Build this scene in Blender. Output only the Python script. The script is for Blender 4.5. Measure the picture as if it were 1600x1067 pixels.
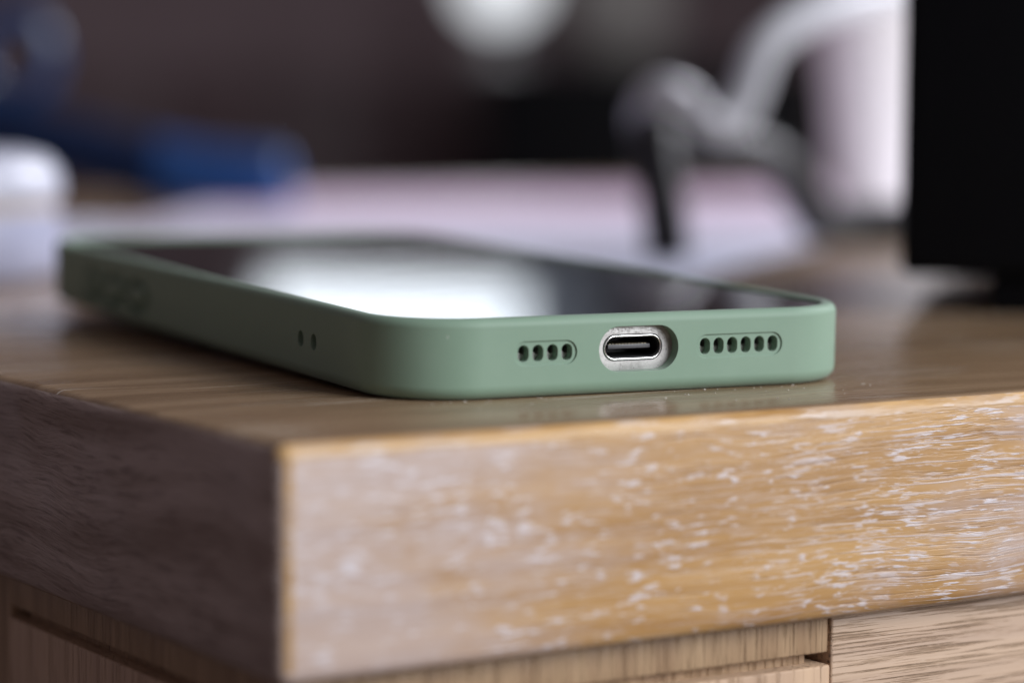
import bpy, bmesh, math, random
from mathutils import Vector, Matrix

random.seed(7)
MM = 0.001
sc = bpy.context.scene
for o in list(bpy.data.objects):
    bpy.data.objects.remove(o)
COL = sc.collection

# ------------------------------------------------------------------ camera
PITCH, ROLL, CAM_H = 0.0907, 0.0063, 40.46 * MM
cam_d = bpy.data.cameras.new('camera')
cam = bpy.data.objects.new('camera', cam_d)
COL.objects.link(cam)
cam.matrix_world = (Matrix.Translation((0, 0, CAM_H)) @ Matrix.Rotation(math.pi / 2 - PITCH, 4, 'X')
                    @ Matrix.Rotation(ROLL, 4, 'Z'))
cam_d.sensor_width = 36.0
cam_d.lens = 96.0
cam_d.clip_start, cam_d.clip_end = 0.01, 50.0
cam_d.dof.use_dof = True
cam_d.dof.focus_distance = 0.372
cam_d.dof.aperture_fstop = 7.4
cam_d.dof.aperture_blades = 0
sc.camera = cam

# ------------------------------------------------------------------ world and lamps
world = bpy.data.worlds.new('World')
sc.world = world
world.use_nodes = True
bg = world.node_tree.nodes['Background']
bg.inputs['Color'].default_value = (0.80, 0.65, 0.71, 1)
bg.inputs['Strength'].default_value = 0.155


def area_lamp(name, loc, target, sx, sy, power, color):
    d = bpy.data.lights.new(name, 'AREA')
    d.shape, d.size, d.size_y, d.energy, d.color = 'RECTANGLE', sx, sy, power, color
    o = bpy.data.objects.new(name, d)
    COL.objects.link(o)
    o.location = loc
    o.rotation_euler = (Vector(target) - Vector(loc)).to_track_quat('-Z', 'Y').to_euler()
    return o


# daylight from the window on the right, a little in front of the table
area_lamp('window_light', (1.15, -0.30, 0.60), (0.03, 0.42, 0.0), 0.90, 1.05, 29.5, (0.93, 0.96, 1.0))
# added fill lamp at the right rear, brightens the papers and cup
area_lamp('rear_fill_light', (1.35, 1.75, 1.05), (0.06, 0.90, 0.0), 0.9, 0.9, 50.0, (0.92, 0.93, 1.0))

vs = sc.view_settings
vs.view_transform, vs.look, vs.exposure, vs.gamma = 'Standard', 'None', 0.0, 1.0
vs.use_curve_mapping = False
sc.cycles.use_denoising = True
sc.cycles.max_bounces = 8


# ------------------------------------------------------------------ node helpers
class NT:
    def __init__(self, name):
        self.m = bpy.data.materials.new(name)
        self.m.use_nodes = True
        self.t = self.m.node_tree
        self.bsdf = self.t.nodes['Principled BSDF']
        self._co = None

    def n(self, typ, **kw):
        nd = self.t.nodes.new(typ)
        for k, v in kw.items():
            setattr(nd, k, v)
        return nd

    def put(self, sock, v):
        if isinstance(v, bpy.types.NodeSocket):
            self.t.links.new(v, sock)
        elif isinstance(v, (tuple, list)) and len(v) == 3 and sock.type == 'RGBA':
            sock.default_value = (*v, 1)
        else:
            sock.default_value = v

    def co(self):
        if self._co is None:
            self._co = self.n('ShaderNodeTexCoord').outputs['Object']
        return self._co

    def mapped(self, scale, loc=(0, 0, 0), rot=(0, 0, 0), src=None):
        m = self.n('ShaderNodeMapping')
        self.put(m.inputs['Vector'], src or self.co())
        m.inputs['Scale'].default_value = scale
        m.inputs['Location'].default_value = loc
        m.inputs['Rotation'].default_value = rot
        return m.outputs['Vector']

    def noise(self, vec, scale=1.0, detail=4, rough=0.55, dist=0.0, out='Fac'):
        t = self.n('ShaderNodeTexNoise')
        self.put(t.inputs['Vector'], vec)
        t.inputs['Scale'].default_value = scale
        t.inputs['Detail'].default_value = detail
        t.inputs['Roughness'].default_value = rough
        t.inputs['Distortion'].default_value = dist
        return t.outputs[out]

    def step(self, v, a, b, lo=0.0, hi=1.0):
        r = self.n('ShaderNodeMapRange', interpolation_type='SMOOTHSTEP')
        self.put(r.inputs['Value'], v)
        for k, x in zip(('From Min', 'From Max', 'To Min', 'To Max'), (a, b, lo, hi)):
            r.inputs[k].default_value = x
        return r.outputs['Result']

    def math(self, op, a, b=0.0, clamp=False):
        m = self.n('ShaderNodeMath', operation=op, use_clamp=clamp)
        self.put(m.inputs[0], a)
        self.put(m.inputs[1], b)
        return m.outputs[0]

    def vmath(self, op, a, b):
        m = self.n('ShaderNodeVectorMath', operation=op)
        self.put(m.inputs[0], a)
        self.put(m.inputs[1], b)
        return m.outputs[0]

    def mix(self, f, a, b):
        m = self.n('ShaderNodeMix', data_type='RGBA')
        self.put(m.inputs['Factor'], f)
        self.put(m.inputs[6], a)
        self.put(m.inputs[7], b)
        return m.outputs[2]

    def bump(self, h, dist, strength=1.0, normal=None):
        b = self.n('ShaderNodeBump')
        self.put(b.inputs['Height'], h)
        b.inputs['Distance'].default_value = dist
        b.inputs['Strength'].default_value = strength
        if normal is not None:
            self.put(b.inputs['Normal'], normal)
        return b.outputs['Normal']

    def set(self, **kw):
        for k, v in kw.items():
            self.put(self.bsdf.inputs[k.replace('_', ' ')], v)
        return self.m


def plain(name, col, rough=0.5, metal=0.0, var=0.12, scale=40.0, bump=0.0, **kw):
    t = NT(name)
    nz = t.noise(t.mapped((scale, scale, scale)), detail=5)
    c = t.mix(nz, tuple(x * (1 - var) for x in col), tuple(min(1, x * (1 + var)) for x in col))
    t.set(Base_Color=c, Roughness=rough, Metallic=metal, **kw)
    if bump:
        t.set(Normal=t.bump(nz, bump))
    return t.m


# ------------------------------------------------------------------ materials
def mat_wood_front():
    """oak, lengthwise face: gold grain along X, pale flecks, glints and sheen put into the colour"""
    t = NT('oak_long_face')
    warp = t.noise(t.mapped((30, 30, 40)), detail=2, out='Color')
    warp = t.vmath('SUBTRACT', warp, (0.5, 0.5, 0.5))
    wv = t.n('ShaderNodeVectorMath', operation='SCALE')
    t.put(wv.inputs[0], warp)
    wv.inputs['Scale'].default_value = 0.0035
    p = t.vmath('ADD', t.co(), wv.outputs[0])
    g1 = t.noise(t.mapped((9, 130, 230), rot=(0, 0.03, 0), src=p), detail=6, rough=0.6)
    g2 = t.noise(t.mapped((80, 1500, 2600), src=p), detail=3, rough=0.6)
    big = t.noise(t.mapped((22, 22, 40)), detail=3)
    col = t.mix(t.step(g1, 0.3, 0.7), (0.33, 0.165, 0.050), (0.58, 0.345, 0.140))
    col = t.mix(t.step(big, 0.35, 0.7, 0, 0.4), col, (0.50, 0.30, 0.13))
    col = t.mix(t.step(g2, 0.58, 0.70, 0, 0.5), col, (0.20, 0.09, 0.03))
    sx = t.n('ShaderNodeSeparateXYZ')
    t.put(sx.inputs[0], t.co())
    X = sx.outputs['X']
    # ray flecks and painted glints: short curls around the middle, fine dashes further along
    f1 = t.noise(t.mapped((270, 900, 1250), src=p), detail=3, rough=0.6, dist=0.1)
    f2 = t.noise(t.mapped((190, 900, 1900), loc=(3, 0, 7), rot=(0, 0.02, 0), src=p), detail=3, rough=0.6)
    f3 = t.noise(t.mapped((50, 900, 2600), loc=(1, 0, 3), src=p), detail=3, rough=0.6)
    cl1 = t.noise(t.mapped((210, 42, 90), loc=(1.7, 0, 4.1)), detail=2)
    cl2 = t.noise(t.mapped((60, 30, 170), loc=(5.2, 0, 0.4)), detail=3)
    near = t.step(X, 0.075, 0.115, 1.0, 0.25)
    far = t.step(X, 0.055, 0.10, 0.2, 1.0)
    vary = t.noise(t.mapped((50, 40, 60), loc=(6, 2, 9)), detail=2)
    f1 = t.math('ADD', f1, t.step(vary, 0.3, 0.7, -0.035, 0.03))
    m1 = t.math('MULTIPLY', t.math('MULTIPLY', t.step(f1, 0.53, 0.65, 0, 0.8), t.step(cl1, 0.38, 0.56)), near)
    m2 = t.math('MULTIPLY', t.math('MULTIPLY', t.step(f2, 0.54, 0.64, 0, 0.9), t.step(cl2, 0.36, 0.56)), far)
    m3 = t.math('MULTIPLY', t.step(f3, 0.57, 0.64, 0, 0.6), far)
    m = t.math('MAXIMUM', t.math('MAXIMUM', m1, m2), m3)
    # window sheen painted into the colour by the corner and further along the board
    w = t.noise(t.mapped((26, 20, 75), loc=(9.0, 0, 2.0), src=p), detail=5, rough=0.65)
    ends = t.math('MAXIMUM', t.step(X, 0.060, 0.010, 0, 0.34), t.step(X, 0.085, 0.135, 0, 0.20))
    sheen_tint = t.step(t.math('ADD', w, ends), 0.52, 0.84, 0.0, 0.62)
    col = t.mix(sheen_tint, col, (0.54, 0.46, 0.465))
    col = t.mix(m, col, (0.67, 0.625, 0.66))
    h = t.math('SUBTRACT', t.math('MULTIPLY', g1, 0.3), t.math('MULTIPLY', t.step(g2, 0.5, 0.72), 0.5))
    h = t.math('ADD', h, t.math('MULTIPLY', m, 0.5))
    r = t.step(g1, 0.3, 0.7, 0.42, 0.30)
    return t.set(Base_Color=col, Roughness=r, Normal=t.bump(h, 0.00010, 0.8))


def mat_wood_top():
    t = NT('oak_top_face')
    warp = t.noise(t.mapped((18, 18, 18)), detail=2, out='Color')
    warp = t.vmath('SUBTRACT', warp, (0.5, 0.5, 0.5))
    wv = t.n('ShaderNodeVectorMath', operation='SCALE')
    t.put(wv.inputs[0], warp)
    wv.inputs['Scale'].default_value = 0.012
    p = t.vmath('ADD', t.co(), wv.outputs[0])
    g1 = t.noise(t.mapped((7, 110, 60), src=p), detail=6, rough=0.6)
    g2 = t.noise(t.mapped((40, 1300, 800), src=p), detail=4, rough=0.62)
    sc1 = t.noise(t.mapped((16, 1900, 400), loc=(2, 5, 1), rot=(0, 0, 0.03)), detail=2)
    scc = t.noise(t.mapped((26, 48, 10), loc=(4, 1, 0)), detail=2)
    col = t.mix(t.step(g1, 0.3, 0.7), (0.200, 0.125, 0.070), (0.36, 0.245, 0.150))
    col = t.mix(t.step(g2, 0.55, 0.70, 0, 0.6), col, (0.11, 0.055, 0.025))
    scr = t.math('MULTIPLY', t.step(sc1, 0.60, 0.67), t.step(scc, 0.48, 0.60))
    col = t.mix(scr, col, (0.72, 0.66, 0.58))
    h = t.math('SUBTRACT', t.math('MULTIPLY', g1, 0.5), t.math('MULTIPLY', t.step(g2, 0.5, 0.72), 0.5))
    h = t.math('ADD', h, t.math('MULTIPLY', scr, 0.5))
    r = t.step(g2, 0.35, 0.7, 0.16, 0.34)
    return t.set(Base_Color=col, Roughness=r, Normal=t.bump(h, 0.00006, 0.8))


def mat_wood_end():
    """the dull side of the top: brown, weathered, soft grain running back along Y"""
    t = NT('oak_side_face')
    warp = t.vmath('SUBTRACT', t.noise(t.mapped((30, 30, 40)), detail=2, out='Color'), (0.5, 0.5, 0.5))
    wv = t.n('ShaderNodeVectorMath', operation='SCALE')
    t.put(wv.inputs[0], warp)
    wv.inputs['Scale'].default_value = 0.006
    p = t.vmath('ADD', t.co(), wv.outputs[0])
    g1 = t.noise(t.mapped((200, 14, 210), rot=(0.10, 0, 0), src=p), detail=6, rough=0.62)
    fib = t.noise(t.mapped((900, 130, 1500), rot=(0.10, 0, 0), src=p), detail=4, rough=0.62)
    scuff = t.noise(t.mapped((40, 40, 40), loc=(2, 7, 3)), detail=4)
    col = t.mix(t.step(g1, 0.28, 0.72), (0.30, 0.215, 0.175), (0.58, 0.47, 0.42))
    col = t.mix(t.step(fib, 0.50, 0.70, 0, 0.6), col, (0.15, 0.095, 0.075))
    col = t.mix(t.step(scuff, 0.5, 0.75, 0, 0.35), col, (0.60, 0.52, 0.50))
    h = t.math('ADD', fib, t.math('MULTIPLY', g1, 0.7))
    return t.set(Base_Color=col, Roughness=0.48, Normal=t.bump(h, 0.0006, 1.0))


def mat_wood_edge():
    '''rubbed edge where the finish has worn to bare gold wood'''
    t = NT('oak_worn_edge')
    g = t.noise(t.mapped((30, 60, 300)), detail=5, rough=0.6)
    pt = t.noise(t.mapped((120, 500, 900), loc=(2, 4, 1)), detail=3)
    col = t.mix(t.step(g, 0.3, 0.7), (0.36, 0.185, 0.05), (0.60, 0.36, 0.13))
    col = t.mix(t.step(pt, 0.56, 0.64, 0, 0.7), col, (0.62, 0.50, 0.42))
    lw = t.noise(t.mapped((45, 45, 90), loc=(3, 1, 6)), detail=4)
    col = t.mix(t.step(lw, 0.45, 0.65, 0, 0.5), col, (0.52, 0.42, 0.36))
    return t.set(Base_Color=col, Roughness=t.step(g, 0.3, 0.7, 0.3, 0.45), Normal=t.bump(t.math('ADD', g, pt), 0.00025, 0.8))


def mat_wood_plain(name, scale, tone=1.0, pale=0.0):
    """oak with grain along one axis (the small entry of scale)"""
    t = NT(name)
    s = scale
    g1 = t.noise(t.mapped(s, rot=(0.02, 0.03, 0.02)), detail=6, rough=0.6, dist=0.3)
    g2 = t.noise(t.mapped(tuple(x * 7 for x in s), loc=(3, 1, 2)), detail=4, rough=0.6)
    crk = t.noise(t.mapped(tuple(x * (2.6 if x > 50 else 0.8) for x in s), loc=(8, 3, 5)), detail=2)
    k = tone
    col = t.mix(t.step(g1, 0.22, 0.78), (0.32 * k, 0.185 * k, 0.085 * k), (0.56 * k, 0.37 * k, 0.20 * k))
    col = t.mix(pale, col, (0.66, 0.49, 0.40))
    col = t.mix(t.step(g2, 0.52, 0.74, 0, 0.30), col, (0.20 * k, 0.10 * k, 0.05 * k))
    cm = t.step(crk, 0.69, 0.76, 0, 0.8)
    col = t.mix(cm, col, (0.05, 0.02, 0.01))
    h = t.math('SUBTRACT', t.math('MULTIPLY', g1, 0.5), t.math('MAXIMUM', t.step(g2, 0.5, 0.72), cm))
    return t.set(Base_Color=col, Roughness=0.45, Normal=t.bump(h, 0.0003, 0.8))


def mat_case():
    t = NT('green_silicone')
    big = t.noise(t.mapped((60, 60, 60)), detail=4)
    fine = t.noise(t.mapped((5200, 5200, 5200)), detail=2)
    dust = t.noise(t.mapped((1400, 1400, 1400), loc=(4, 2, 7)), detail=2)
    col = t.mix(t.step(big, 0.3, 0.7), (0.203, 0.305, 0.224), (0.226, 0.327, 0.246))
    col = t.mix(t.step(dust, 0.745, 0.78, 0, 0.5), col, (0.5, 0.52, 0.48))
    bev = t.n('ShaderNodeBevel', samples=6)
    bev.inputs['Radius'].default_value = 0.00016
    nm = t.bump(fine, 0.00001, 0.5, bev.outputs['Normal'])
    return t.set(Base_Color=col, Roughness=t.step(big, 0.3, 0.7, 0.50, 0.58), Specular_IOR_Level=0.35, Normal=nm,
                 Sheen_Weight=0.12, Sheen_Roughness=0.4)


def mat_screen():
    t = NT('screen_glass')
    sm = t.noise(t.mapped((28, 60, 28), rot=(0, 0, 0.4)), detail=5)
    dust = t.noise(t.mapped((1500, 1500, 1500)), detail=1)
    col = t.mix(t.step(dust, 0.77, 0.80), (0.004, 0.004, 0.005), (0.25, 0.25, 0.25))
    return t.set(Base_Color=col, Roughness=t.step(sm, 0.3, 0.75, 0.02, 0.055), IOR=1.5)


def mat_frame():
    t = NT('brushed_silver_aluminium')
    speck = t.noise(t.mapped((3300, 3300, 3300)), detail=3, rough=0.7)
    grime = t.noise(t.mapped((420, 420, 420), loc=(2, 2, 2)), detail=4, rough=0.6)
    f = t.math('MAXIMUM', t.step(speck, 0.60, 0.70, 0, 0.7), t.step(grime, 0.50, 0.75, 0, 0.4))
    col = t.mix(f, (0.54, 0.525, 0.51), (0.07, 0.055, 0.05))
    return t.set(Base_Color=col, Metallic=t.math('SUBTRACT', 0.55, t.math('MULTIPLY', f, 0.5)),
                 Roughness=t.step(speck, 0.4, 0.7, 0.42, 0.75), Normal=t.bump(speck, 0.00002, 0.5))


def mat_paper(name, a, b, lines):
    t = NT(name)
    nz = t.noise(t.mapped((9, 9, 9)), detail=3)
    col = t.mix(nz, a, b)
    ln = t.noise(t.mapped((3, lines, 1)), detail=1)
    wd = t.noise(t.mapped((260, lines, 1)), detail=1)
    txt = t.math('MULTIPLY', t.step(ln, 0.52, 0.56), t.step(wd, 0.45, 0.52))
    col = t.mix(t.math('MULTIPLY', txt, 0.25), col, (0.25, 0.2, 0.3))
    return t.set(Base_Color=col, Roughness=0.55)


def mat_glow(name, col, strength):
    t = NT(name)
    nz = t.noise(t.mapped((3, 3, 3)), detail=2)
    c = t.mix(nz, tuple(x * 0.93 for x in col), col)
    return t.set(Base_Color=(0.8, 0.8, 0.8), Emission_Color=c, Emission_Strength=strength, Roughness=0.2)


def mat_sheer():
    t = NT('sheer_grey_curtain')
    wv = t.noise(t.mapped((60, 60, 9)), detail=4)
    t.set(Base_Color=t.mix(wv, (0.38, 0.38, 0.40), (0.55, 0.55, 0.57)), Roughness=0.9)
    tr = t.n('ShaderNodeBsdfTranslucent')
    t.put(tr.inputs['Color'], t.mix(wv, (0.62, 0.64, 0.68), (0.80, 0.82, 0.86)))
    mx = t.n('ShaderNodeMixShader')
    mx.inputs[0].default_value = 0.78
    t.t.links.new(t.bsdf.outputs[0], mx.inputs[1])
    t.t.links.new(tr.outputs[0], mx.inputs[2])
    t.t.links.new(mx.outputs[0], t.t.nodes['Material Output'].inputs['Surface'])
    return t.m


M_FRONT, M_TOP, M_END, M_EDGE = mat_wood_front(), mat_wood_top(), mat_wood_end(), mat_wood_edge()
M_LEG = mat_wood_plain('oak_upright_grain', (300, 300, 9), 0.80, 0.12)
M_BLOCK = mat_wood_plain('oak_pale_block', (200, 200, 8), 1.05, 0.35)
M_RAIL = mat_wood_plain('oak_rail_grain', (6, 260, 330), 0.95, 0.42)
M_CASE, M_SCREEN, M_FRAME = mat_case(), mat_screen(), mat_frame()
M_RING = plain('polished_port_steel', (0.86, 0.85, 0.84), 0.16, 1.0, 0.05, 900)
M_BLACKHOLE = plain('black_port_plastic', (0.012, 0.012, 0.013), 0.45, 0, 0.2, 900)
M_TONGUE = plain('grey_port_tongue', (0.075, 0.075, 0.08), 0.35, 0, 0.25, 1200)
M_PIN = plain('port_contact_metal', (0.6, 0.52, 0.36), 0.3, 1.0, 0.1, 900)
M_BLACK = plain('matt_black_plastic', (0.002, 0.002, 0.003), 0.55, 0, 0.2, 300, 0.00005, Specular_IOR_Level=0.1)
M_NAVY = plain('navy_blue_plastic', (0.012, 0.058, 0.20), 0.25, 0, 0.15, 60)
M_NAVY2 = plain('dark_navy_rubber', (0.004, 0.012, 0.045), 0.7, 0, 0.2, 60, Specular_IOR_Level=0.2)
M_CUP = plain('white_card', (0.92, 0.89, 0.87), 0.5, 0, 0.03, 50)
M_JAR = plain('white_glazed_ceramic', (0.46, 0.47, 0.56), 0.35, 0, 0.06, 50)
M_JARBODY = plain('lavender_glazed_ceramic', (0.34, 0.35, 0.47), 0.35, 0, 0.08, 50)
M_LOOP = plain('deep_blue_plastic', (0.008, 0.038, 0.12), 0.2, 0, 0.15, 60)
M_BAND = plain('beige_label_paper', (0.42, 0.36, 0.33), 0.6, 0, 0.08, 200)
M_CABLE_GREY = plain('silver_grey_rubber', (0.72, 0.74, 0.80), 0.25, 0, 0.08, 90)
M_CABLE_DARK = plain('charcoal_rubber', (0.016, 0.016, 0.020), 0.45, 0, 0.15, 90)
M_WALL = plain('grey_brown_wall_paint', (0.15, 0.108, 0.116), 0.8, 0, 0.25, 2.5)
M_PANEL = plain('dark_brown_panelling', (0.075, 0.045, 0.050), 0.55, 0, 0.2, 4)
M_FLOOR = plain('dark_floorboards', (0.06, 0.045, 0.04), 0.5, 0, 0.2, 6)
M_WFRAME = plain('painted_window_frame', (0.5, 0.5, 0.5), 0.5, 0, 0.05, 10)
M_GLOBE = mat_glow('lit_opal_glass', (0.90, 0.95, 1.0), 1.0)
M_POT = plain('grey_glazed_pot', (0.28, 0.265, 0.25), 0.5, 0, 0.1, 20)
M_CURTAIN2 = mat_sheer()
M_GLASS = mat_glow('daylit_window_pane', (0.84, 0.92, 1.0), 2.7)


# ------------------------------------------------------------------ mesh helpers
def mesh_obj(name, verts, faces, mat, parent=None, smooth=40, recalc=True):
    me = bpy.data.meshes.new(name)
    me.from_pydata([tuple(v) for v in verts], [], faces)
    if recalc:
        bm = bmesh.new()
        bm.from_mesh(me)
        bmesh.ops.recalc_face_normals(bm, faces=bm.faces)
        bm.to_mesh(me)
        bm.free()
    return link(name, me, mat, parent, smooth)


def link(name, me, mat, parent=None, smooth=40):
    mats = mat if isinstance(mat, (list, tuple)) else [mat]
    if not len(me.materials):
        for m in mats:
            me.materials.append(m)
    if smooth:
        me.polygons.foreach_set('use_smooth', [True] * len(me.polygons))
        me.set_sharp_from_angle(angle=math.radians(smooth))
    o = bpy.data.objects.new(name, me)
    COL.objects.link(o)
    if parent:
        o.parent = parent
    return o


def tag(o, label, cat, group=None):
    o['label'], o['category'] = label, cat
    if group:
        o['group'] = group
    return o


def empty(name, loc=(0, 0, 0), rz=0.0):
    o = bpy.data.objects.new(name, None)
    COL.objects.link(o)
    o.location = loc
    o.rotation_euler = (0, 0, rz)
    o.empty_display_size = 0.02
    return o


def loft(rings, cap0=True, cap1=True, closed=True):
    verts, faces = [], []
    n = len(rings[0])
    for r in rings:
        verts += r
    for i in range(len(rings) - 1):
        for j in range(n if closed else n - 1):
            k = (j + 1) % n
            faces.append((i * n + j, i * n + k, (i + 1) * n + k, (i + 1) * n + j))
    if cap0:
        faces.append(tuple(range(n))[::-1])
    if cap1:
        faces.append(tuple(range((len(rings) - 1) * n, len(rings) * n)))
    return verts, faces


def rrect(w, l, r, inset, z, n=18, y0=0.0):
    """rounded rectangle in XY, centred on x, from y0 to y0+l"""
    out = []
    rr = max(r - inset, 0.2 * MM)
    for cx, cy, a0 in ((w / 2 - r, y0 + r, -90), (w / 2 - r, y0 + l - r, 0), (-w / 2 + r, y0 + l - r, 90), (-w / 2 + r, y0 + r, 180)):
        for i in range(n + 1):
            a = math.radians(a0 + 90 * i / n)
            out.append((cx + rr * math.cos(a), cy + rr * math.sin(a), z))
    return out


def stadium(w, h, n=14):
    """2-D stadium outline, long side along whichever of w, h is larger"""
    out = []
    r = min(w, h) / 2
    if w >= h:
        cs = ((w / 2 - r, 0, -90), (-w / 2 + r, 0, 90))
    else:
        cs = ((0, h / 2 - r, 0), (0, -h / 2 + r, 180))
    for cx, cy, a0 in cs:
        for i in range(n + 1):
            a = math.radians(a0 + 180 * i / n)
            out.append((cx + r * math.cos(a), cy + r * math.sin(a)))
    if abs(w - h) < 1e-9:
        out = [(r * math.cos(2 * math.pi * i / (2 * n)), r * math.sin(2 * math.pi * i / (2 * n))) for i in range(2 * n)]
    return out


def prism_y(outline, u, z, v0, v1):
    return loft([[(u + x, v0, z + y) for x, y in outline], [(u + x, v1, z + y) for x, y in outline]])


def prism_x(outline, v, z, u0, u1):
    return loft([[(u0, v + x, z + y) for x, y in outline], [(u1, v + x, z + y) for x, y in outline]])


def boolean_cut(me, cutters):
    """mesh minus a list of (verts, faces); returns a new mesh"""
    base = bpy.data.objects.new('tmp_base', me)
    COL.objects.link(base)
    tmp = []
    for v, f in cutters:
        cm = bpy.data.meshes.new('tmp_cut')
        cm.from_pydata(v, [], f)
        bm = bmesh.new()
        bm.from_mesh(cm)
        bmesh.ops.recalc_face_normals(bm, faces=bm.faces)
        bm.to_mesh(cm)
        bm.free()
        co = bpy.data.objects.new('tmp_cut', cm)
        COL.objects.link(co)
        md = base.modifiers.new('cut', 'BOOLEAN')
        md.operation, md.solver, md.object = 'DIFFERENCE', 'EXACT', co
        tmp.append(co)
    bpy.context.view_layer.update()
    dg = bpy.context.evaluated_depsgraph_get()
    out = bpy.data.meshes.new_from_object(base.evaluated_get(dg))
    for o in tmp + [base]:
        bpy.data.objects.remove(o)
    return out


def bevel_box(size, centre, bev, seg=3, bm=None):
    bm = bmesh.new()
    bmesh.ops.create_cube(bm, size=1.0)
    for v in bm.verts:
        v.co = Vector((v.co.x * size[0] + centre[0], v.co.y * size[1] + centre[1], v.co.z * size[2] + centre[2]))
    if bev:
        bmesh.ops.bevel(bm, geom=list(bm.edges), offset=bev, segments=seg, profile=0.5, affect='EDGES')
    return bm


def box_obj(name, size, centre, bev, mat, parent=None, seg=3):
    bm = bevel_box(size, centre, bev, seg)
    me = bpy.data.meshes.new(name)
    bm.to_mesh(me)
    bm.free()
    return link(name, me, mat, parent, 35)


def spline(pts, per=10):
    P = [Vector(p) for p in pts]
    P = [P[0] * 2 - P[1]] + P + [P[-1] * 2 - P[-2]]
    out = []
    for i in range(1, len(P) - 2):
        for k in range(per):
            t = k / per
            a, b, c, d = P[i - 1:i + 3]
            out.append(0.5 * ((2 * b) + (c - a) * t + (2 * a - 5 * b + 4 * c - d) * t * t + (3 * b - a - 3 * c + d) * t ** 3))
    out.append(P[-2])
    return out


def tube(pts, rad, per=10, n=14):
    c = spline(pts, per)
    rings = []
    up = Vector((0, 0, 1))
    nrm = None
    for i, p in enumerate(c):
        t = (c[min(i + 1, len(c) - 1)] - c[max(i - 1, 0)]).normalized()
        if nrm is None:
            nrm = t.cross(up)
            if nrm.length < 0.1:
                nrm = t.cross(Vector((1, 0, 0)))
        nrm = (nrm - t * nrm.dot(t)).normalized()
        b = t.cross(nrm)
        r = rad(i / (len(c) - 1)) if callable(rad) else rad
        rings.append([tuple(p + nrm * (r * math.cos(2 * math.pi * j / n)) + b * (r * math.sin(2 * math.pi * j / n))) for j in range(n)])
    return loft(rings)


def lathe(profile, n=48):
    rings = [[(r * math.cos(2 * math.pi * j / n), r * math.sin(2 * math.pi * j / n), z) for j in range(n)] for r, z in profile]
    return loft(rings)


# ------------------------------------------------------------------ the table
TBL_YAW = 0.5689
TH = 28.8 * MM
TL, TD = 1.45, 0.70
table = empty('oak_side_table', (-26.8 * MM, 312.2 * MM, 0), TBL_YAW)
tag(table, 'chunky oak table with worn pale-flecked edge, under the phone', 'table')
# table frame: x along the front edge, y along the left edge, z = 0 is the top
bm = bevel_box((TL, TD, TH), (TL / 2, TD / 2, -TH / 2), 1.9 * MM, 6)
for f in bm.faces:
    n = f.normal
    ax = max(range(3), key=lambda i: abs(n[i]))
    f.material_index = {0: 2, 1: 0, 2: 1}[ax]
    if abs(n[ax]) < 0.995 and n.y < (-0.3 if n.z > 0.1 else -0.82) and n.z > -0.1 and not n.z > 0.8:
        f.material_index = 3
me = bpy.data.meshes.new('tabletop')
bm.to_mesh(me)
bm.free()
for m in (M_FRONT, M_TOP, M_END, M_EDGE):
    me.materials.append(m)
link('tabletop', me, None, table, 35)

LX, LY = 81.5 * MM, 88.0 * MM          # corner posts
SET = 4.0 * MM                         # set in from the edge of the top
G0, G1 = TH + 5.3 * MM, TH + 6.9 * MM  # a groove runs round each post
for ix in (0, 1):
    for iy in (0, 1):
        cx = SET + LX / 2 if ix == 0 else TL - SET - LX / 2
        cy = SET + LY / 2 if iy == 0 else TD - SET - LY / 2
        leg = box_obj('leg', (LX, LY, 0.70), (cx, cy, -G1 - 0.35), 0.35 * MM, M_BLOCK, table)
        box_obj('neck', (LX - 0.5 * MM, LY - 0.5 * MM, G0 - TH - 0.1 * MM), (cx, cy, -(G0 + TH) / 2), 0.3 * MM, M_LEG, leg)
        box_obj('groove_core', (LX - 5 * MM, LY - 5 * MM, G1 - G0 + 0.8 * MM), (cx, cy, -(G0 + G1) / 2), 0, M_LEG, leg, 1)
for iy in (0, 1):
    y = SET + 9.3 * MM if iy == 0 else TD - SET - 9.3 * MM
    box_obj('drawer_front' if iy == 0 else 'rail', (TL - 2 * (SET + LX) - 0.7 * MM, 18 * MM, 0.16), (TL / 2, y, -TH - 0.0803), 0.4 * MM, M_RAIL, table)
for ix in (0, 1):
    x = SET + 9.6 * MM if ix == 0 else TL - SET - 9.6 * MM
    box_obj('side_rail', (18 * MM, TD - 2 * (SET + LY) - 0.7 * MM, 0.16), (x, TD / 2, -TH - 0.0803), 0.4 * MM, M_LEG, table)

# ------------------------------------------------------------------ phone case
CW, CL, CH, CR = 74.05 * MM, 156.0 * MM, 10.87 * MM, 13.0 * MM
WALL = 1.7 * MM
P_YAW, P_TILT = 0.4681, 0.0215
P_LOC = Vector((17.73 * MM, 368.8 * MM, 0.02 * MM))
P_MAT = Matrix.Translation(P_LOC) @ Matrix.Rotation(P_YAW, 4, 'Z') @ Matrix.Rotation(P_TILT, 4, 'X')


def place(o):
    o.matrix_world = P_MAT
    return o


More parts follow.
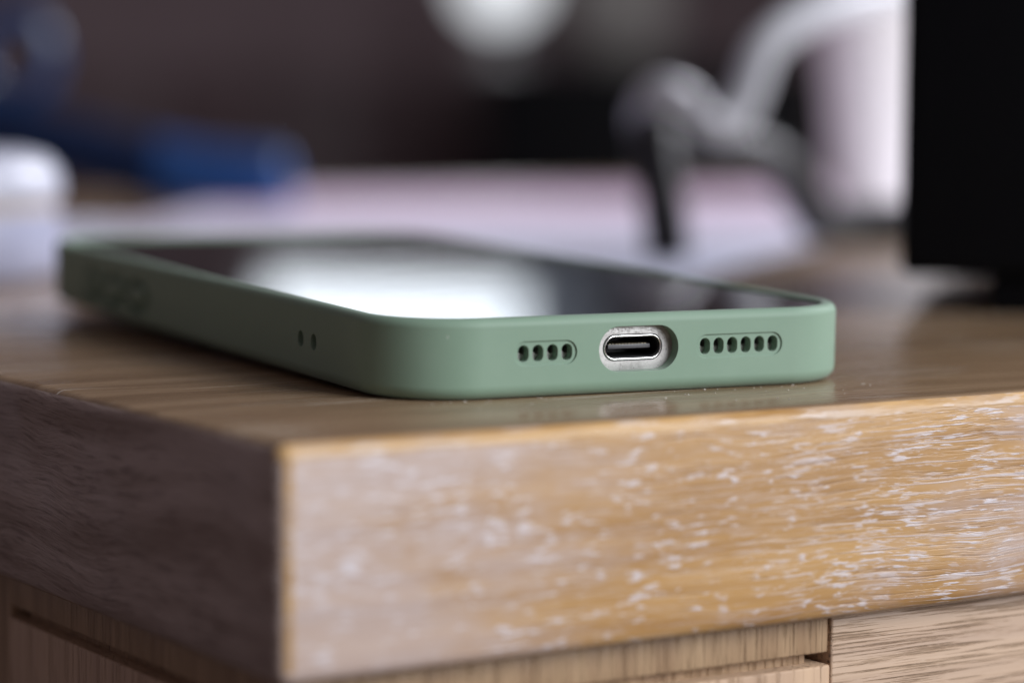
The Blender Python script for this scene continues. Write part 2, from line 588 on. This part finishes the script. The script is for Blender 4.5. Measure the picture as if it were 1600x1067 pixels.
UC, ZC = -0.65 * MM, 6.0 * MM
prof = []
rb = 1.9 * MM
for i in range(9):                      # round under-edge
    a = math.radians(90 * i / 8)
    prof.append((rb - rb * math.sin(a), rb - rb * math.cos(a)))
prof.append((0.0, CH * 0.45))
rt = 1.25 * MM
for i in range(8):                      # outer shoulder of the lip
    a = math.radians(75 * i / 7)
    prof.append((rt - rt * math.cos(a), CH - rt + rt * math.sin(a)))
prof += [(1.55 * MM, CH - 0.01 * MM), (1.95 * MM, CH - 0.10 * MM), (2.2 * MM, CH - 0.30 * MM), (2.25 * MM, CH - 0.62 * MM),
         (WALL, CH - 0.75 * MM), (WALL, 2.2 * MM), (2.0 * MM, 1.9 * MM)]
v, f = loft([rrect(CW, CL, CR, d, z, 20) for d, z in prof])
me = bpy.data.meshes.new('case_body')
me.from_pydata(v, [], f)
bm = bmesh.new(); bm.from_mesh(me); bmesh.ops.recalc_face_normals(bm, faces=bm.faces); bm.to_mesh(me); bm.free()
L_HOLES = [(-18.15 + 2.18 * i) * MM for i in range(4)]
R_HOLES = [(9.85 + 2.18 * i) * MM for i in range(6)]
cuts = []
for hs in (L_HOLES, R_HOLES):
    c = (hs[0] + hs[-1]) / 2
    cuts.append(prism_y(stadium(hs[-1] - hs[0] + 2.9 * MM, 3.25 * MM), c, ZC, -2 * MM, 0.22 * MM))
    for h in hs:
        cuts.append(prism_y(stadium(1.62 * MM, 2.25 * MM, 10), h, ZC, -2 * MM, WALL + 0.05 * MM))
cuts.append(prism_y(stadium(12.3 * MM, 6.15 * MM, 20), UC, ZC + 0.1 * MM, -2 * MM, WALL + 0.05 * MM))
for vv in (27.0, 31.7):                 # lanyard holes in the left wall
    cuts.append(prism_x(stadium(1.9 * MM, 2.3 * MM, 10), vv * MM, 5.4 * MM, -CW / 2 - 2 * MM, -CW / 2 + WALL + 0.05 * MM))
BTN = [(101.0, 8.6), (112.5, 8.6), (124.0, 6.4)]
for vv, ln in BTN:
    cuts.append(prism_x(stadium(ln * MM + 1.9 * MM, 5.6 * MM, 10), vv * MM, 4.9 * MM, -CW / 2 - 2 * MM, -CW / 2 + 1.25 * MM))
me2 = boolean_cut(me, cuts)
case = link('phone_case', me2, M_CASE, None, 32)
wn = case.modifiers.new('weighted_normals', 'WEIGHTED_NORMAL')
wn.keep_sharp = True
wn.mode = 'FACE_AREA'
place(case)
tag(case, 'sage green silicone phone case with raised lip, lying on the oak tabletop', 'phone case')
for vv, ln in BTN:
    rings = []
    for ins, x in ((0, 1.5), (0, 0.0), (0.12, -0.22), (0.45, -0.36)):
        rings.append([(-CW / 2 + x * MM, vv * MM + a, 5.2 * MM + b) for a, b in stadium((ln - 1.2 - 2 * ins) * MM, (2.6 - 2 * ins) * MM, 10)])
    vs_, fs_ = loft(rings)
    mesh_obj('button_cover', vs_, fs_, M_CASE, case, 50)
# raised surround of the rear cameras, on which the far end rests
rings = [rrect(34 * MM, 34 * MM, 9 * MM, ins * MM, z * MM, 10, 113 * MM) for ins, z in ((0, 0.3), (0, -2.0), (0.3, -2.35), (0.8, -2.45))]
vs_, fs_ = loft([[(x + 17 * MM, y, z) for x, y, z in r] for r in rings])
mesh_obj('camera_surround', vs_, fs_, M_CASE, case, 40)

# ------------------------------------------------------------------ the phone in it
phone = empty('smartphone')
place(phone)
tag(phone, 'smartphone with black glossy screen and silver charging port, inside the green case', 'smartphone')
g = WALL + 0.06 * MM
PB, PT = 1.95 * MM, CH - 0.58 * MM
prof = [(g + 1.0 * MM, PB), (g + 0.3 * MM, PB + 0.3 * MM), (g, PB + 1.0 * MM), (g, PT - 0.8 * MM), (g + 0.25 * MM, PT - 0.25 * MM), (g + 0.8 * MM, PT)]
v, f = loft([rrect(CW, CL, CR, d, z, 20) for d, z in prof])
me = bpy.data.meshes.new('frame')
me.from_pydata(v, [], f)
bm = bmesh.new(); bm.from_mesh(me); bmesh.ops.recalc_face_normals(bm, faces=bm.faces); bm.to_mesh(me); bm.free()
cuts = [prism_y(stadium(8.9 * MM, 3.3 * MM, 20), UC, ZC + 0.1 * MM, 0, 8 * MM)]
for h in L_HOLES + R_HOLES:
    cuts.append(prism_y(stadium(1.25 * MM, 1.25 * MM, 10), h + 0.62 * MM, ZC + 0.36 * MM, 0, 4 * MM))
frame = link('frame', boolean_cut(me, cuts), M_FRAME, phone, 32)
v, f = loft([rrect(CW, CL, CR, g + ins * MM, z, 20) for ins, z in ((0.75, PT + 0.01 * MM), (0.75, PT + 0.08 * MM), (0.95, PT + 0.14 * MM))])
mesh_obj('screen', v, f, M_SCREEN, phone, 0)
# charging port: polished rim, dark well, tongue with contacts


def stadium_ring(w, h, r, u, z, y, n=20, m=10):
    o = stadium(w, h, n)
    N = len(o)
    rings = []
    for i in range(N):
        p, q = Vector(o[(i - 1) % N]), Vector(o[(i + 1) % N])
        t = (q - p).normalized()
        nx, nz = t.y, -t.x
        rings.append([(u + o[i][0] + nx * r * math.cos(2 * math.pi * k / m), y + r * math.sin(2 * math.pi * k / m),
                       z + o[i][1] + nz * r * math.cos(2 * math.pi * k / m)) for k in range(m)])
    return loft(rings + [rings[0]], False, False)


zp = ZC + 0.1 * MM
v, f = stadium_ring(8.75 * MM, 3.15 * MM, 0.16 * MM, UC, zp, g + 0.02 * MM)
port = mesh_obj('charging_port', v, f, M_RING, phone, 60)
o1, o2 = stadium(8.8 * MM, 3.2 * MM, 20), stadium(8.3 * MM, 2.7 * MM, 20)
v, f = loft([[(UC + x, g + 0.1 * MM, zp + y) for x, y in o2], [(UC + x, g + 6.0 * MM, zp + y) for x, y in o2]], False, True)
mesh_obj('well', v, f, M_BLACKHOLE, port, 60)
v, f = stadium_ring(9.12 * MM, 3.52 * MM, 0.07 * MM, UC, zp, g - 0.01 * MM)
mesh_obj('rim_gap', v, f, M_BLACKHOLE, port, 60)
v, f = stadium_ring(8.35 * MM, 2.75 * MM, 0.06 * MM, UC, zp, g + 0.30 * MM)
mesh_obj('inner_rim', v, f, M_TONGUE, port, 60)
box_obj('tongue', (6.6 * MM, 4.6 * MM, 0.62 * MM), (UC, g + 3.3 * MM, zp), 0.12 * MM, M_TONGUE, port)
for i in range(12):
    box_obj('contact', (0.26 * MM, 3.0 * MM, 0.06 * MM), (UC + (i - 5.5) * 0.5 * MM, g + 2.9 * MM, zp + 0.32 * MM), 0, M_PIN, port, 1)
for hs in (L_HOLES, R_HOLES):          # dark mesh behind the speaker openings
    w = hs[-1] - hs[0] + 2.2 * MM
    box_obj('speaker_mesh', (w, 0.2 * MM, 2.2 * MM), ((hs[0] + hs[-1]) / 2 + 0.38 * MM, g + 2.2 * MM, ZC + 0.25 * MM), 0, M_BLACKHOLE, phone, 1)

# ------------------------------------------------------------------ papers on the table
PAPER = [
    # centre x, y (mm), width, depth, turn, z, label, colours
    (-82, 702, 297, 210, -0.30, 0.30, 'nearest white printed sheet, just behind the phone', (0.78, 0.79, 0.92), (0.70, 0.74, 0.93)),
    (42, 860, 297, 210, -0.10, 0.55, 'lavender white sheet lying below the white cup', (0.86, 0.74, 0.87), (0.76, 0.75, 0.91)),
    (22, 1000, 300, 160, 0.36, 0.85, 'pink tinted sheet farthest back on the table', (0.78, 0.55, 0.68), (0.70, 0.56, 0.74)),
]
for i, (x, y, w, d, rz, z, lab, ca, cb) in enumerate(PAPER):
    nx, ny = 12, 8
    verts, faces = [], []
    for s in (0, 1):
        for j in range(ny + 1):
            for k in range(nx + 1):
                px, py = (k / nx - 0.5) * w * MM, (j / ny - 0.5) * d * MM
                lift = 0.5 * MM * (max(0, abs(k / nx - 0.5) - 0.36) / 0.14) ** 2 * (0.3 + 0.7 * j / ny)
                verts.append((px, py, s * 0.18 * MM + lift))
    N = (nx + 1) * (ny + 1)
    for j in range(ny):
        for k in range(nx):
            a = j * (nx + 1) + k
            faces.append((a, a + nx + 1, a + nx + 2, a + 1))
            faces.append((N + a, N + a + 1, N + a + nx + 2, N + a + nx + 1))
    border = [k for k in range(nx + 1)] + [j * (nx + 1) + nx for j in range(1, ny + 1)] + [ny * (nx + 1) + k for k in range(nx - 1, -1, -1)] + [j * (nx + 1) for j in range(ny - 1, 0, -1)]
    for q in range(len(border)):
        a, b = border[q], border[(q + 1) % len(border)]
        faces.append((a, b, N + b, N + a))
    o = mesh_obj('paper_sheet', verts, faces, mat_paper('paper_%d' % i, ca, cb, 130), None, 30)
    o.location = (x * MM, y * MM, z * MM)
    o.rotation_euler = (0, 0, rz)
    tag(o, lab, 'paper', 'papers spread behind the phone')

# ------------------------------------------------------------------ white cup
cup = empty('white_cup', (127 * MM, 935 * MM, 1.2 * MM))
tag(cup, 'tall white tapered cup, out of focus beside the black box', 'cup')
v, f = lathe([(0.012, 0.0), (0.0165, 0.0), (0.0165, 0.002), (0.0175, 0.006), (0.0275, 0.105), (0.0265, 0.105), (0.0165, 0.008), (0.001, 0.007)])
mesh_obj('body', v, f, M_CUP, cup, 40)
v, f = lathe([(0.0266, 0.1042), (0.0285, 0.1042), (0.0293, 0.1058), (0.0285, 0.1075), (0.0266, 0.1075)])
mesh_obj('rim', v, f, M_CUP, cup, 60)

# ------------------------------------------------------------------ grey cable standing up behind the phone


def at(px, py, D):
    """point seen at a photo pixel (1600 wide) at ground distance D in mm"""
    k = D / 4267.0
    return Vector(((px - 800) * k, D, 40.46 - (py - 146) * k)) * MM


cable = empty('bent_cable', at(1038, 407, 662) * 1.0)
base = cable.location.copy()
cable.location.z = 0
tag(cable, 'thick grey and charcoal cable bent upright on the papers', 'cable')


def rel(pts):
    return [Vector(p) - cable.location for p in pts]


dark1 = [at(1042, 400, 662), at(1038, 350, 664), at(1030, 290, 668), at(1022, 235, 672), at(1018, 195, 676)]
dark1[0].z = 1.0 * MM
v, f = tube(rel(dark1), lambda t: (5.4 + 0.6 * t) * MM)
mesh_obj('plug', v, f, M_CABLE_DARK, cable, 60)
grey = [at(1016, 215, 676), at(1010, 178, 677), at(1030, 150, 680), at(1064, 158, 684), at(1098, 196, 690), at(1138, 190, 696), at(1166, 140, 702), at(1186, 84, 708), at(1225, 44, 716),
        at(1290, 14, 728), at(1370, -10, 745), at(1450, -25, 760)]
v, f = tube(rel(grey), lambda t: (5.2 - 1.1 * t) * MM)
mesh_obj('bent_arm', v, f, M_CABLE_GREY, cable, 60)
lead = [at(1035, 220, 680), at(1085, 222, 690), at(1150, 228, 705), at(1205, 250, 720), at(1250, 300, 735), at(1285, 346, 745), at(1340, 372, 750), at(1420, 372, 752), at(1520, 368, 760)]
for q in lead:
    q.z = max(q.z, 5.2 * MM)
v, f = tube(rel(lead), lambda t: (5.0 + 1.6 * t) * MM)
mesh_obj('lead', v, f, M_CABLE_DARK, cable, 60)

# ------------------------------------------------------------------ black box on a foot, right of the phone
bx = empty('black_box', (0.0718, 0.506, 0), -0.20)
tag(bx, 'tall black box on a recessed foot at the right edge', 'box')
box_obj('body', (0.085, 0.125, 0.150), (0.0425, 0.0625, 0.0072 + 0.075), 2.2 * MM, M_BLACK, bx, 4)
box_obj('foot', (0.062, 0.110, 0.0072), (0.0165 + 0.031, 0.003 + 0.055, 0.0036), 0.6 * MM, M_BLACK, bx)

# ------------------------------------------------------------------ small white jar at the left
jar = empty('small_white_jar', (-0.1255, 0.585, 0))
tag(jar, 'small white round jar with beige band, left of the phone', 'jar')
v, f = lathe([(0.024, 0.0), (0.0265, 0.0005), (0.028, 0.002), (0.0285, 0.010), (0.028, 0.0145), (0.001, 0.0145)])
mesh_obj('body', v, f, M_JARBODY, jar, 50)
v, f = lathe([(0.001, 0.0145), (0.0275, 0.0145), (0.0275, 0.0175), (0.001, 0.0175)])
mesh_obj('band', v, f, M_BAND, jar, 50)
v, f = lathe([(0.001, 0.0175)] + [(0.0285, 0.0175), (0.0288, 0.020), (0.0280, 0.0235), (0.0255, 0.0262), (0.021, 0.0275), (0.001, 0.0278)])
mesh_obj('lid', v, f, M_JAR, jar, 50)

# ------------------------------------------------------------------ blue tool with a loop handle
tool = empty('blue_hand_tool', (at(200, 330, 935).x, 0.935, 0))
tag(tool, 'navy blue hand tool with loop handle, blurred at upper left', 'tool')


def trel(pts):
    return [Vector(p) - tool.location for p in pts]


arm = [(at(-150, 195, 950)), at(-40, 200, 950), at(80, 226, 948), at(200, 258, 945), at(320, 282, 940), at(410, 291, 936), at(458, 294, 934)]
c = spline(trel(arm), 8)
rings = []
for i, p in enumerate(c):
    t = i / (len(c) - 1)
    hh = (11.5 + 1.0 * t) * MM
    if t > 0.9:
        hh *= math.sqrt(max(0.05, 1 - ((t - 0.9) / 0.1) ** 2))
    ww = 9.5 * MM * (1 if t < 0.9 else math.sqrt(max(0.1, 1 - ((t - 0.9) / 0.1) ** 2)))
    ring = []
    for j in range(20):
        a = 2 * math.pi * j / 20
        ca, sa = math.cos(a), math.sin(a)
        ring.append((p.x, p.y + ww * math.copysign(abs(ca) ** 0.6, ca), p.z + hh * math.copysign(abs(sa) ** 0.6, sa)))
    rings.append(ring)
k = int(len(rings) * 0.56)
v, f = loft(rings[k:])
mesh_obj('body', v, f, M_NAVY, tool, 45)
v, f = loft([[(x, y0 * 1.0, z) for x, y0, z in r] for r in rings[:k + 1]])
mesh_obj('grip', v, f, M_NAVY2, tool, 45)
ringc = at(22, 96, 950) - tool.location
pts = []
N, m = 40, 14
rings = []
for i in range(N):
    a = 2 * math.pi * i / N
    d = Vector((math.cos(a), 0, math.sin(a)))
    cpt = ringc + Vector((d.x * 12.5, 0, d.z * 14.5)) * MM
    rings.append([tuple(cpt + d * (4.2 * MM * math.cos(2 * math.pi * k / m)) + Vector((0, 5.5 * MM * math.sin(2 * math.pi * k / m), 0))) for k in range(m)])
v, f = loft(rings + [rings[0]], False, False)
mesh_obj('loop_handle', v, f, M_LOOP, tool, 60)
e0 = trel([at(-120, 215, 950)])[0]
box_obj('heel', (0.030, 0.018, e0.z + 0.004), (e0.x, e0.y, (e0.z + 0.004) / 2), 2 * MM, M_NAVY2, tool)

# ------------------------------------------------------------------ what shows of the room behind
WD = 4.0


def wx(px, D=WD):
    return (px - 800) / 4267.0 * D


def wz(py, D=WD):
    return CAM_H + (146 - py) / 4267.0 * D


def struct(o):
    o['kind'] = 'structure'
    return o


struct(mesh_obj('floor', [(-3, -1, -0.74), (3, -1, -0.74), (3, WD, -0.74), (-3, WD, -0.74)], [(0, 1, 2, 3)], M_FLOOR, None, 0))
# wall with a real opening for the window
ox0, ox1, oz0, oz1 = wx(385), wx(915), wz(-228), wz(-700)
X0, X1, Z0, Z1 = -3.0, 3.0, -0.74, 1.9
V, F = [], []
for y in (WD, WD + 0.12):
    V += [(X0, y, Z0), (X1, y, Z0), (X1, y, Z1), (X0, y, Z1), (ox0, y, oz0), (ox1, y, oz0), (ox1, y, oz1), (ox0, y, oz1)]
for b in (0, 8):
    F += [(b + 0, b + 1, b + 5, b + 4), (b + 1, b + 2, b + 6, b + 5), (b + 2, b + 3, b + 7, b + 6), (b + 3, b + 0, b + 4, b + 7)]
F += [(4, 5, 13, 12), (5, 6, 14, 13), (6, 7, 15, 14), (7, 4, 12, 15), (0, 3, 11, 8), (1, 9, 10, 2), (2, 10, 11, 3), (0, 8, 9, 1)]
wall = struct(mesh_obj('wall', V, F, M_WALL, None, 0))
# dark panelling on the wall below the sill, one board after another
for i in range(14):
    x = -1.9 + i * 0.28
    box_obj('panel_board', (0.272, 0.022, 0.74 + wz(120)), (x + 0.136, WD - 0.011, (wz(120) - 0.74) / 2), 3 * MM, M_PANEL, wall)
win = empty('window', ((ox0 + ox1) / 2, WD + 0.05, oz0))
tag(win, 'bright daylit window seen as the white reflection in the phone screen', 'window')
wd, ht = ox1 - ox0, oz1 - oz0
box_obj('pane', (wd, 0.006, ht), (0, 0.03, ht / 2), 0, M_GLASS, win, 1)
for s in (-1, 1):
    box_obj('frame_stile', (0.03, 0.04, ht), (s * (wd / 2 - 0.015), 0, ht / 2), 2 * MM, M_WFRAME, win)
box_obj('frame_rail', (wd - 0.06, 0.04, 0.02), (0, 0, 0.010), 2 * MM, M_WFRAME, win)
box_obj('frame_rail', (wd - 0.06, 0.04, 0.03), (0, 0, ht - 0.015), 2 * MM, M_WFRAME, win)


def curtain(name, x0, x1, z0, z1, y, mat, folds):
    n = 48
    verts = [(x0 + (x1 - x0) * k / n, y + 0.022 * math.sin(k / n * folds * 2 * math.pi) + 0.003 * s, z) for s in (0, 1) for z in (z0, z1) for k in range(n + 1)]
    N = n + 1
    faces = []
    for k in range(n):
        faces += [(k, k + 1, N + k + 1, N + k), (2 * N + k, 3 * N + k, 3 * N + k + 1, 2 * N + k + 1)]
    faces += [(0, N, 3 * N, 2 * N), (n, 2 * N + n, 3 * N + n, N + n)]
    return mesh_obj(name, verts, faces, mat, None, 60)


cr = curtain('curtain', wx(822), wx(990), wz(-150), wz(-760), WD - 0.07, M_CURTAIN2, 4)
tag(cr, 'grey curtain drawn to the right of the daylit window', 'curtain')
D2 = 3.5
cab = box_obj('black_cabinet', (wx(1290, D2) - wx(752, D2), 0.38, 0.74 + wz(96, D2)), ((wx(1290, D2) + wx(752, D2)) / 2, D2 + 0.19, (wz(96, D2) - 0.74) / 2), 8 * MM, M_BLACK)
tag(cab, 'low black cabinet standing below the window', 'cabinet')

ctop = wz(96, D2)
lamp = empty('globe_lamp', (wx(778, D2 + 0.1), D2 + 0.1, ctop))
tag(lamp, 'glowing white globe lamp, blurred at the top of the picture', 'lamp')
R = 0.056
v, f = lathe([(0.001, 0.0), (0.04, 0.0), (0.04, 0.008), (0.012, 0.014), (0.010, 0.055), (0.001, 0.055)])
mesh_obj('base', v, f, M_WFRAME, lamp, 50)
v, f = lathe([(max(0.001, R * math.sin(math.pi * i / 20)), 0.050 + R - R * math.cos(math.pi * i / 20)) for i in range(21)])
mesh_obj('globe', v, f, M_GLOBE, lamp, 60)
pot = empty('grey_pot', (wx(970, D2 + 0.12), D2 + 0.12, ctop))
tag(pot, 'dull grey round pot right of the globe lamp', 'pot')
v, f = lathe([(0.001, 0.0), (0.045, 0.0), (0.062, 0.03), (0.070, 0.08), (0.066, 0.13), (0.060, 0.13), (0.060, 0.06), (0.001, 0.05)])
mesh_obj('body', v, f, M_POT, pot, 50)
v, f = lathe([(0.0605, 0.1295), (0.069, 0.1295), (0.071, 0.134), (0.069, 0.138), (0.0605, 0.138)])
mesh_obj('rim', v, f, M_POT, pot, 50)

# ------------------------------------------------------------------ dust and crumbs on the table by the phone
V, F = [], []
for i in range(70):
    u = random.uniform(-34, 36)
    vv = -random.random() ** 2 * 16 - 0.2 if random.random() < 0.8 else random.uniform(-22, -1)
    p = P_MAT @ Vector((u * MM, vv * MM, 0))
    r = random.uniform(0.03, 0.13) * MM
    st = random.uniform(0.6, 2.2)
    an = random.uniform(0, math.pi)
    b = len(V)
    for dx, dy, dz in ((1, 0, 0), (-1, 0, 0), (0, 1, 0), (0, -1, 0), (0, 0, 1), (0, 0, -1)):
        ex, ey = dx * r * st, dy * r
        V.append((p.x + ex * math.cos(an) - ey * math.sin(an), p.y + ex * math.sin(an) + ey * math.cos(an), r * 0.7 + dz * r * 0.8))
    F += [tuple(b + q for q in t) for t in ((0, 2, 4), (2, 1, 4), (1, 3, 4), (3, 0, 4), (2, 0, 5), (1, 2, 5), (3, 1, 5), (0, 3, 5))]
ds = mesh_obj('dust', V, F, plain('pale_dust', (0.7, 0.66, 0.6), 0.8, 0, 0.2, 2000), None, 0)
ds['kind'] = 'stuff'
ds['label'] = 'pale dust specks on the table in front of the phone'
